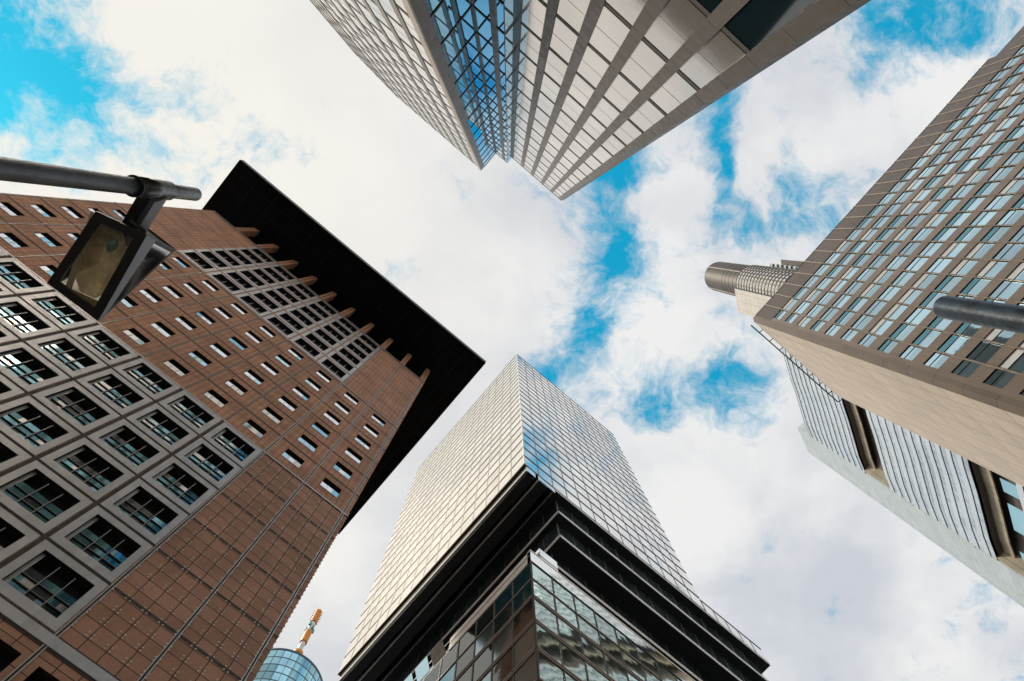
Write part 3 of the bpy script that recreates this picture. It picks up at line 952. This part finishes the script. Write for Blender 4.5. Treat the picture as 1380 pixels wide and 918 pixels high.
# ------------------------------------------------------------------ brown grid tower on the right
T = thing('bronze_tower', (55, -50, GZ), 'bronze office tower with a tight grid of small windows and plain tan end wall', 'skyscraper')
UB = 43.5
FA = Frame((UB, 0, 0), (0, -1, 0), (-1, 0, 0))         # t = -v
ZR = 120.0
a = MB(); a.box(UB + .5, 65.3, -150, -17.3, GZ, ZR - .4, 'brown_metal_deep'); a.build('core', T)
mp = [18.05 + 2.545 * i for i in range(0, 52)]
FP = 4.62
zf = [112.75 - FP * k for k in range(0, 25)]
wi = []
holes = []
for i in range(len(mp) - 1):
    for z in zf:
        if z - 2.5 < 0: continue
        h = (mp[i] + .09, mp[i + 1] - .09, z - 3.0, z) if i else (mp[i] + .62, mp[i + 1] - .12, z - 2.62, z)
        holes.append(h); wi.append((FA, h, T))
def office_window(fr, gl, F, h):
    dep = .12
    t0, t1, z0, z1 = h
    reveal(fr, F, h, dep, 'window_black')
    zm = z0 + (z1 - z0) * .62
    fbox(fr, F, t0, t1, zm - .035, zm + .035, -dep, -dep + .05, 'window_black')
    pane(gl, F, t0, t1, z0, zm, -dep + .01, 'office_glass', .004)
    pane(gl, F, t0, t1, zm, z1, -dep + .01, random.choice(['office_glass', 'office_glass', 'pane_teal', 'pane_blind']), .004)
window_set(wi, office_window, 'office_windows', 'office_window')
TE = mp[-1]
a = MB(); wall_holes(a, FA, mp[0], TE, GZ, 112.9, holes, 'brown_metal'); a.build('panel_wall', T)
a = MB(); fquad(a, FA, mp[0], 76.2, 112.9, ZR, .02, 'brown_metal_deep'); fquad(a, FA, 76.2, TE, 112.9, 115.3, .02, 'brown_metal_deep')
a.box(UB - .02, UB + .6, -76.2, -18.05, ZR - .3, ZR, 'brown_metal_deep'); a.build('parapet', T)
a = MB()
for t in mp[1:]:
    fbox(a, FA, t - .06, t + .06, GZ, ZR if t < 76.2 else 115.3, 0, .10, 'brown_metal')
for t in mp[1:]:
    fbox(a, FA, t - .062, t + .062, 112.9, (ZR if t < 76.2 else 115.3) + .02, .10, .13, 'brown_line')
a.build('facade_fin', T)
# chamfered corner
a = MB()
for (p, q) in (((UB, -18.06), (UB, -17.45)), ((UB, -17.45), (44.2, -17.02))):
    a.poly([(p[0], p[1], GZ), (q[0], q[1], GZ), (q[0], q[1], ZR), (p[0], p[1], ZR)], 'brown_panel')
a.poly([(UB, -18.06, ZR), (UB, -17.45, ZR), (44.2, -17.02, ZR), (44.6, -18.2, ZR)], 'brown_metal')
a.build('corner_cladding', T)
# tan end wall
a = MB(); a.box(44.2, 65.45, -17.45, -17.0, GZ, ZR, 'tan_stone'); a.box(65.0, 65.45, -60, -17.45, GZ, ZR, 'tan_stone'); a.build('end_wall', T)
# roof rail on brackets
a = MB(); a.bar((44.5, -16.35, 120.9), (66.9, -16.35, 120.9), .20, 'rail_black')
for k in range(9):
    u = 46.6 + k * 2.55
    a.bar((u, -16.35, 120.9), (u, -17.5, 120.5), .12, 'rail_black'); a.bar((u, -17.3, 120.55), (u, -17.3, 119.9), .12, 'rail_black')
a.build('roof_rail', T)

# ------------------------------------------------------------------ tall striped tower behind it
T = thing('striped_tower', (125, -35, GZ), 'pale blue striped high rise with open sky gardens and a smooth light stone edge', 'skyscraper')
RP = [(133.7, -16.4), (128.6, -18.7), (118.2, -24.7), (112.8, -27.5), (104.7, -32.3), (92.0, -41.0), (78, -53)]
ZC = 239.0; FC = 3.75
sp = [200.2, 185.8, 142.7, 128.3, 85.2, 70.8, 27.7]
def seg_frames(poly):
    for i in range(len(poly) - 1):
        A = Vector((*poly[i], 0)); B_ = Vector((*poly[i + 1], 0)); d = (B_ - A).normalized()
        nn = Vector((-d.y, d.x, 0)); nn = nn if nn.dot(-A) > 0 else -nn
        yield Frame(A, d, nn), (B_ - A).length
SF = list(seg_frames(RP))
a = MB()
inner = [(p[0] + 1.6, p[1] - 3.4) for p in RP]
a.prism([(133.7, -19.0)] + inner[1:] + [(150, -70), (170, -30), (150, -14)], GZ, ZC - .3, 'garden_soffit')
a.build('core', T)
def bands(z_hi, z_lo):
    n = max(1, round((z_hi - z_lo) / FC)); h = (z_hi - z_lo) / n
    for r in range(n):
        zt = z_hi - r * h
        s = MB(); g_ = MB()
        for Fq, L in SF:
            fbox(s, Fq, 0, L, zt - h * .46, zt, -.6, .14, 'spandrel_pale')
            fquad(g_, Fq, 0, L, zt - h * .94, zt - h * .52, 0, 'band_glass')
            fbox(g_, Fq, 0, L, zt - h * .52, zt - h * .46, -.5, .03, 'floor_line')
            fbox(g_, Fq, 0, L, zt - h, zt - h * .94, -.5, .03, 'floor_line')
            for k in range(int(L / 1.6)): fbox(g_, Fq, k * 1.6 + .4, k * 1.6 + .46, zt - h * .94, zt - h * .52, 0, .03, 'spandrel_pale')
        o = s.build('floor_band', T)
        g_.build('glass_strip', o)
lims = [ZC] + sp
for i in range(0, len(lims) - 1, 2): bands(lims[i], lims[i + 1])
for gi in (1, 3, 5):
    zt, zb = lims[gi], lims[gi + 1]
    a = MB()
    for Fq, L in SF:
        fquad(a, Fq, 0, L, zb, zt, -4.5, 'garden_glass')
        a.poly([Fq.p(0, zt, 0), Fq.p(L, zt, 0), Fq.p(L, zt, -4.6), Fq.p(0, zt, -4.6)], 'garden_soffit')
        a.poly([Fq.p(0, zb, 0), Fq.p(L, zb, 0), Fq.p(L, zb, -4.6), Fq.p(0, zb, -4.6)], 'spandrel_pale')
        fbox(a, Fq, 0, L, zt - 3.6, zt - .05, -2.2, -1.9, 'garden_tan')
        for k in range(4): fbox(a, Fq, 0, L, zb + 3.6 * k + .4, zb + 3.6 * k + .62, -4.4, -3.9, 'curtain_frame')
        for k in range(int(L / 2)): fbox(a, Fq, k * 2, k * 2 + .09, zb, zt, -4.4, -4.2, 'rail_black')
        if gi > 1: fquad(a, Fq, L * .45, L, zb, zb + 7.5, -1.6, 'garden_glass_blue')
    a.box(132.9, 133.6, -21.5, -16.6, zb, zt, 'garden_tan')
    a.build('sky_garden', T)
# stone corner shaft
a = MB(); a.prism([(133.75, -16.15), (138.6, -14.2), (142.2, -12.5), (144.1, -11.95), (150, -14), (150, -24), (134, -20)], GZ, 250.0, 'pale_stone')
a.build('stone_shaft', T)
a = MB()
for z in range(0, 250, 25): a.box(133.68, 133.8, -16.22, -15.9, z, z + .2, 'curtain_frame')
a.build('shaft_joint', T)
a = MB()
for q in range(len(RP) - 1):
    a.bar((RP[q][0], RP[q][1], ZC + .1), (RP[q + 1][0], RP[q + 1][1], ZC + .1), .5, 'spandrel_pale')
a.build('roof_edge', T)

# ------------------------------------------------------------------ round tower top
T = thing('drum_tower', (75.6, -42.6, GZ), 'distant round tower top with a dark ribbed drum over a pale latticed drum', 'skyscraper')
CX, CY, CR = 75.6, -42.6, 5.94
a = MB(); a.cyl(CX, CY, 232, 270, CR - .05, CR - .05, 'drum_brown', 64)
for k in range(40):
    an = 2 * pi * k / 40
    a.bar((CX + CR * cos(an), CY + CR * sin(an), 232), (CX + CR * cos(an), CY + CR * sin(an), 270.2), .13 if k % 10 else .34, 'drum_line' if k % 10 == 0 else 'pier_dark', up=(cos(an), sin(an), 0))
for z in (236, 240, 244, 248): a.cyl(CX, CY, z, z + .5, CR + .04, CR + .04, 'pier_dark', 64)
a.build('upper_drum', T)
a = MB(); a.cyl(CX, CY, GZ, 231.5, CR + .25, CR + .25, 'drum_glass', 64)
for k in range(32):
    an = 2 * pi * k / 32
    r_ = CR + .27
    a.bar((CX + r_ * cos(an), CY + r_ * sin(an), 60), (CX + r_ * cos(an), CY + r_ * sin(an), 231.6), .28, 'drum_brown', up=(cos(an), sin(an), 0))
for k in range(60): a.cyl(CX, CY, 231 - k * 2.6, 231.45 - k * 2.6, CR + .36, CR + .36, 'drum_brown', 64)
a.build('lower_drum', T)
a = MB(); a.cyl(CX, CY, 231.5, 232.2, CR + .1, CR + .1, 'drum_line', 64); a.build('ring_joint', T)
d = Vector((6.8, 5.2, 0)).normalized(); nrm = Vector((d.y, -d.x, 0))
A = Vector((72.0, -37.0, 0)); B_ = Vector((78.8, -31.8, 0))
a = MB(); a.prism([(A.x, A.y), (B_.x, B_.y), (B_.x + nrm.x * 12, B_.y + nrm.y * 12), (A.x + nrm.x * 12, A.y + nrm.y * 12)], GZ, 232.0, 'block_stone'); a.build('stone_slab', T)

# ------------------------------------------------------------------ blue round tower with mast
T = thing('round_glass_tower', (38, 162.4, GZ), 'round blue glass tower top peeking up beside the brown facade', 'skyscraper')
a = MB(); a.cyl(38, 162.4, GZ, 200, 14.2, 14.2, 'tower_glass', 96); a.build('glass_drum', T, smooth=False)
a = MB()
for k in range(36):
    an = 2 * pi * k / 36
    a.bar((38 + 14.22 * cos(an), 162.4 + 14.22 * sin(an), 100), (38 + 14.22 * cos(an), 162.4 + 14.22 * sin(an), 200), .16, 'tower_line', up=(cos(an), sin(an), 0))
for k in range(24): a.cyl(38, 162.4, 199.6 - k * 3.6, 199.9 - k * 3.6, 14.27, 14.27, 'tower_line', 96)
a.build('glazing_grid', T)
a = MB(); a.cyl(38, 162.4, 200, 200.5, 14.35, 14.35, 'tower_line', 96); a.build('roof_edge', T)
T2 = thing('antenna_mast', (38, 162.4, 200.5), 'orange and white striped antenna mast standing on the round blue glass tower', 'antenna')
def msec(z0, z1, r, m, name):
    a = MB(); a.cyl(38, 162.4, z0, z1, r, r * .97, m, 24)
    return a
a = msec(237.6, 245.3, 1.35, 'orange_paint', ''); 
for k in range(5):
    for q in range(8):
        an = q * pi / 4
        a.bar((38 + 1.3 * cos(an), 162.4 + 1.3 * sin(an), 238.4 + k * 1.5), (38 + 2.0 * cos(an), 162.4 + 2.0 * sin(an), 238.4 + k * 1.5), .12, 'orange_paint', up=(0, .1, 1))
a.bar((38, 162.4, 245), (38, 162.4, 248.5), .16, 'white_paint', up=(1, 0, 0))
a.build('orange_section', T2)
a = msec(231.9, 237.6, 1.0, 'white_paint', '')
for q in range(5):
    an = q * 1.25; a.cyl(38 + 1.4 * cos(an), 162.4 + 1.4 * sin(an), 232.6 + (q % 2) * 1.8, 234.2 + (q % 2) * 1.8, .45, .45, 'teal_paint', 12)
a.build('white_section', T2)
msec(225, 231.9, 1.35, 'orange_paint', '').build('orange_section', T2)
a = msec(219, 225, .95, 'white_paint', ''); a.cyl(38, 162.4, 200.5, 219, 1.2, 1.0, 'white_paint', 24); a.build('white_section', T2)
a = msec(217.5, 219, 1.9, 'orange_paint', ''); a.build('orange_collar', T2)

# ------------------------------------------------------------------ street lamp at the left
LPX, LPY = -2.962, 1.916
T = thing('street_lamp', (LPX, LPY, GZ), 'black street lamp post carrying a large glazed box floodlight on a short arm', 'street lamp')
def round_top(cx, cy, z0, z1, r0, r1, m, dome=.05, n=48):
    a = MB(); a.cyl(cx, cy, z0, z1, r0, r1, m, n, cap=False)
    i = len(a.v); prev = (z1, r1)
    for q in range(1, 6):
        t_ = q / 5 * pi / 2
        r = r1 * cos(t_) + .001; z = z1 + dome * sin(t_)
        a.cyl(cx, cy, prev[0], z, prev[1], r, m, n, cap=False); prev = (z, r)
    return a
round_top(LPX, LPY, GZ, 6.5, .086, .080, 'post_dark', .0).build('post', T, smooth=True)
a = MB(); a.cyl(LPX, LPY, 6.36, 6.98, .098, .098, 'collar_steel', 48); a.build('collar', T, smooth=True, bevel=0)
round_top(LPX, LPY, 6.98, 7.58, .074, .074, 'collar_steel', .03).build('post_cap', T, smooth=True)
a = MB(); a.cyl(LPX, LPY, 6.345, 6.36, .104, .104, 'lamp_black', 48); a.build('collar_ring', T)
a = MB(); a.cyl(LPX, LPY, GZ, GZ + .5, .13, .12, 'post_dark', 40); a.build('base_sleeve', T)
a = MB()
a.bar((LPX - .005, LPY + .05, 6.72), (-3.045, 2.62, 7.02), .10, 'lamp_black', h=.18)
a.bar((LPX + .078, LPY + .05, 6.74), (-3.045 + .078, 2.62, 7.04), .06, 'lamp_grey', h=.17)
a.build('arm', T)
ZL = 6.6
def at(p, z): return Vector((p[0] * z, p[1] * z, z))
A = at((-.488, .367), ZL); B_ = at((-.412, .347), ZL); C = at((-.393, .500), ZL); D = at((-.483, .502), ZL)
E_ = at((-.365, .338), 7.45); F_ = at((-.422, .339), 7.45)
C2 = C + Vector((0, 0, .06)); D2 = D + Vector((0, 0, .06))
def lerp(a, b, t): return a + (b - a) * t
def ringface(mb, P, t, thick, m, hole_m=None):
    """flat frame round a quad with thickness along its normal"""
    c = sum(P, Vector()) / len(P)
    n = len(P)
    I = []
    for i in range(n):
        e1 = (P[(i + 1) % n] - P[i]).normalized(); e0 = (P[i - 1] - P[i]).normalized()
        s_ = max(.25, sqrt((1 - e1.dot(e0)) / 2))
        I.append(P[i] + (e1 + e0).normalized() * t / s_)
    nm = (P[1] - P[0]).cross(P[2] - P[0]).normalized() * thick
    for i in range(n):
        j = (i + 1) % n
        mb.hexa([P[i], P[j], I[j], I[i], P[i] + nm, P[j] + nm, I[j] + nm, I[i] + nm], m)
    return I
hs = MB()
Ib = ringface(hs, [A, B_, C, D], .085, .03, 'lamp_black')
hs.build('lens_frame', T)
hs = MB()
hs.poly([A, B_, E_, F_], 'lamp_black')
hs.poly([A, F_, D2, D], 'lamp_black')
Is = ringface(hs, [B_, E_, C2], .045, .02, 'lamp_black')
gs = (E_ - B_) * .30
hs.poly([B_ + Vector((.012, .0, -.002)), B_ + gs + Vector((.012, 0, -.002)), C2 + Vector((.012, 0, .004)), C + Vector((.012, 0, -.002))], 'lamp_grey')
hs.hexa([B_, E_, E_ + Vector((-.015, .03, 0)), B_ + Vector((-.015, .03, 0)), B_ + Vector((0, 0, .03)), E_ + Vector((0, 0, .03)), E_ + Vector((-.015, .03, .03)), B_ + Vector((-.015, .03, .03))], 'lamp_grey')
hs.poly([D, C, C2, D2], 'lamp_black')
Ir = ringface(hs, [F_, E_, C2, D2], .05, -.025, 'lamp_black')
hs.build('housing', T)
a = MB(); dz = Vector((0, 0, .012)); a.poly([p + dz for p in Ib], 'lens_glass'); a.build('lens', T)
a = MB(); a.poly(Ir, 'light_inlet_roof'); a.build('light_inlet_panel', T)  # translucent panel added to let light into the housing
a = MB(); cc = sum(Is, Vector()) / 3
a.poly([p for p in Is], 'lens_glass'); a.build('side_glass', T)
# reflector bowl inside: an octagonal pan, made translucent to glow under the roof, with a bulb
a = MB()
cen = (A + B_ + C + D) / 4
ux = (B_ - A).normalized(); uy = (D - A).normalized(); uy = (uy - ux * uy.dot(ux)).normalized()
def rp(x, y, z): return cen + ux * x + uy * y + Vector((0, 0, z))
outr = [(-.10, -.38), (.10, -.38), (.19, -.24), (.19, .22), (.08, .36), (-.08, .36), (-.19, .22), (-.19, -.24)]
inr = [(p[0] * .45, p[1] * .5) for p in outr]
for i in range(8):
    j = (i + 1) % 8
    a.poly([rp(outr[i][0], outr[i][1], .06), rp(outr[j][0], outr[j][1], .06), rp(inr[j][0], inr[j][1] - .05, .20 - .1 * 0), rp(inr[i][0], inr[i][1] - .05, .20)], 'bowl')
a.poly([rp(p[0], p[1] - .05, .20) for p in inr], 'bowl')
a.build('reflector', T)
a = MB()
R4 = [(-.235, -.44), (.235, -.44), (.21, .44), (-.21, .44)]
for i in range(4):
    j = (i + 1) % 4
    a.poly([rp(*R4[i], .03), rp(*R4[j], .03), rp(R4[j][0] * .8, R4[j][1] * .85, .07), rp(R4[i][0] * .8, R4[i][1] * .85, .07)], 'reflector_pale' if i in (0, 3) else 'brass')
a.build('inner_rim', T)
bm = bmesh.new(); bmesh.ops.create_uvsphere(bm, u_segments=20, v_segments=12, radius=.05)
me = bpy.data.meshes.new('bulb'); bm.to_mesh(me); bm.free(); me.materials.append(MATS['bulb_glass'])
for p in me.polygons: p.use_smooth = True
bo = bpy.data.objects.new('bulb', me); COL.objects.link(bo); bo.parent = T
bo.location = rp(.03, -.20, .10) - ORG[T.name]; bo.scale = (1, 1.6, .8)
a = MB(); hp = (E_ + F_) / 2; hb = lerp(A, B_, .72)
a.bar(hb + Vector((-.09, -.02, .10)), hb + Vector((.09, -.02, .10)), .035, 'collar_steel', up=(0, 0, 1)); a.build('hinge', T)

# ------------------------------------------------------------------ pole at the right
PX, PY = 3.215, -1.938
T = thing('steel_pole', (PX, PY, GZ), 'weathered dark blue steel pole with a rounded tip, before the bronze window grid', 'pole')
round_top(PX, PY, GZ, 5.60, .108, .098, 'post_blue', .05).build('shaft', T, smooth=True)
a = MB(); a.cyl(PX, PY, GZ, GZ + .4, .15, .14, 'post_blue', 40); a.build('base_sleeve', T)
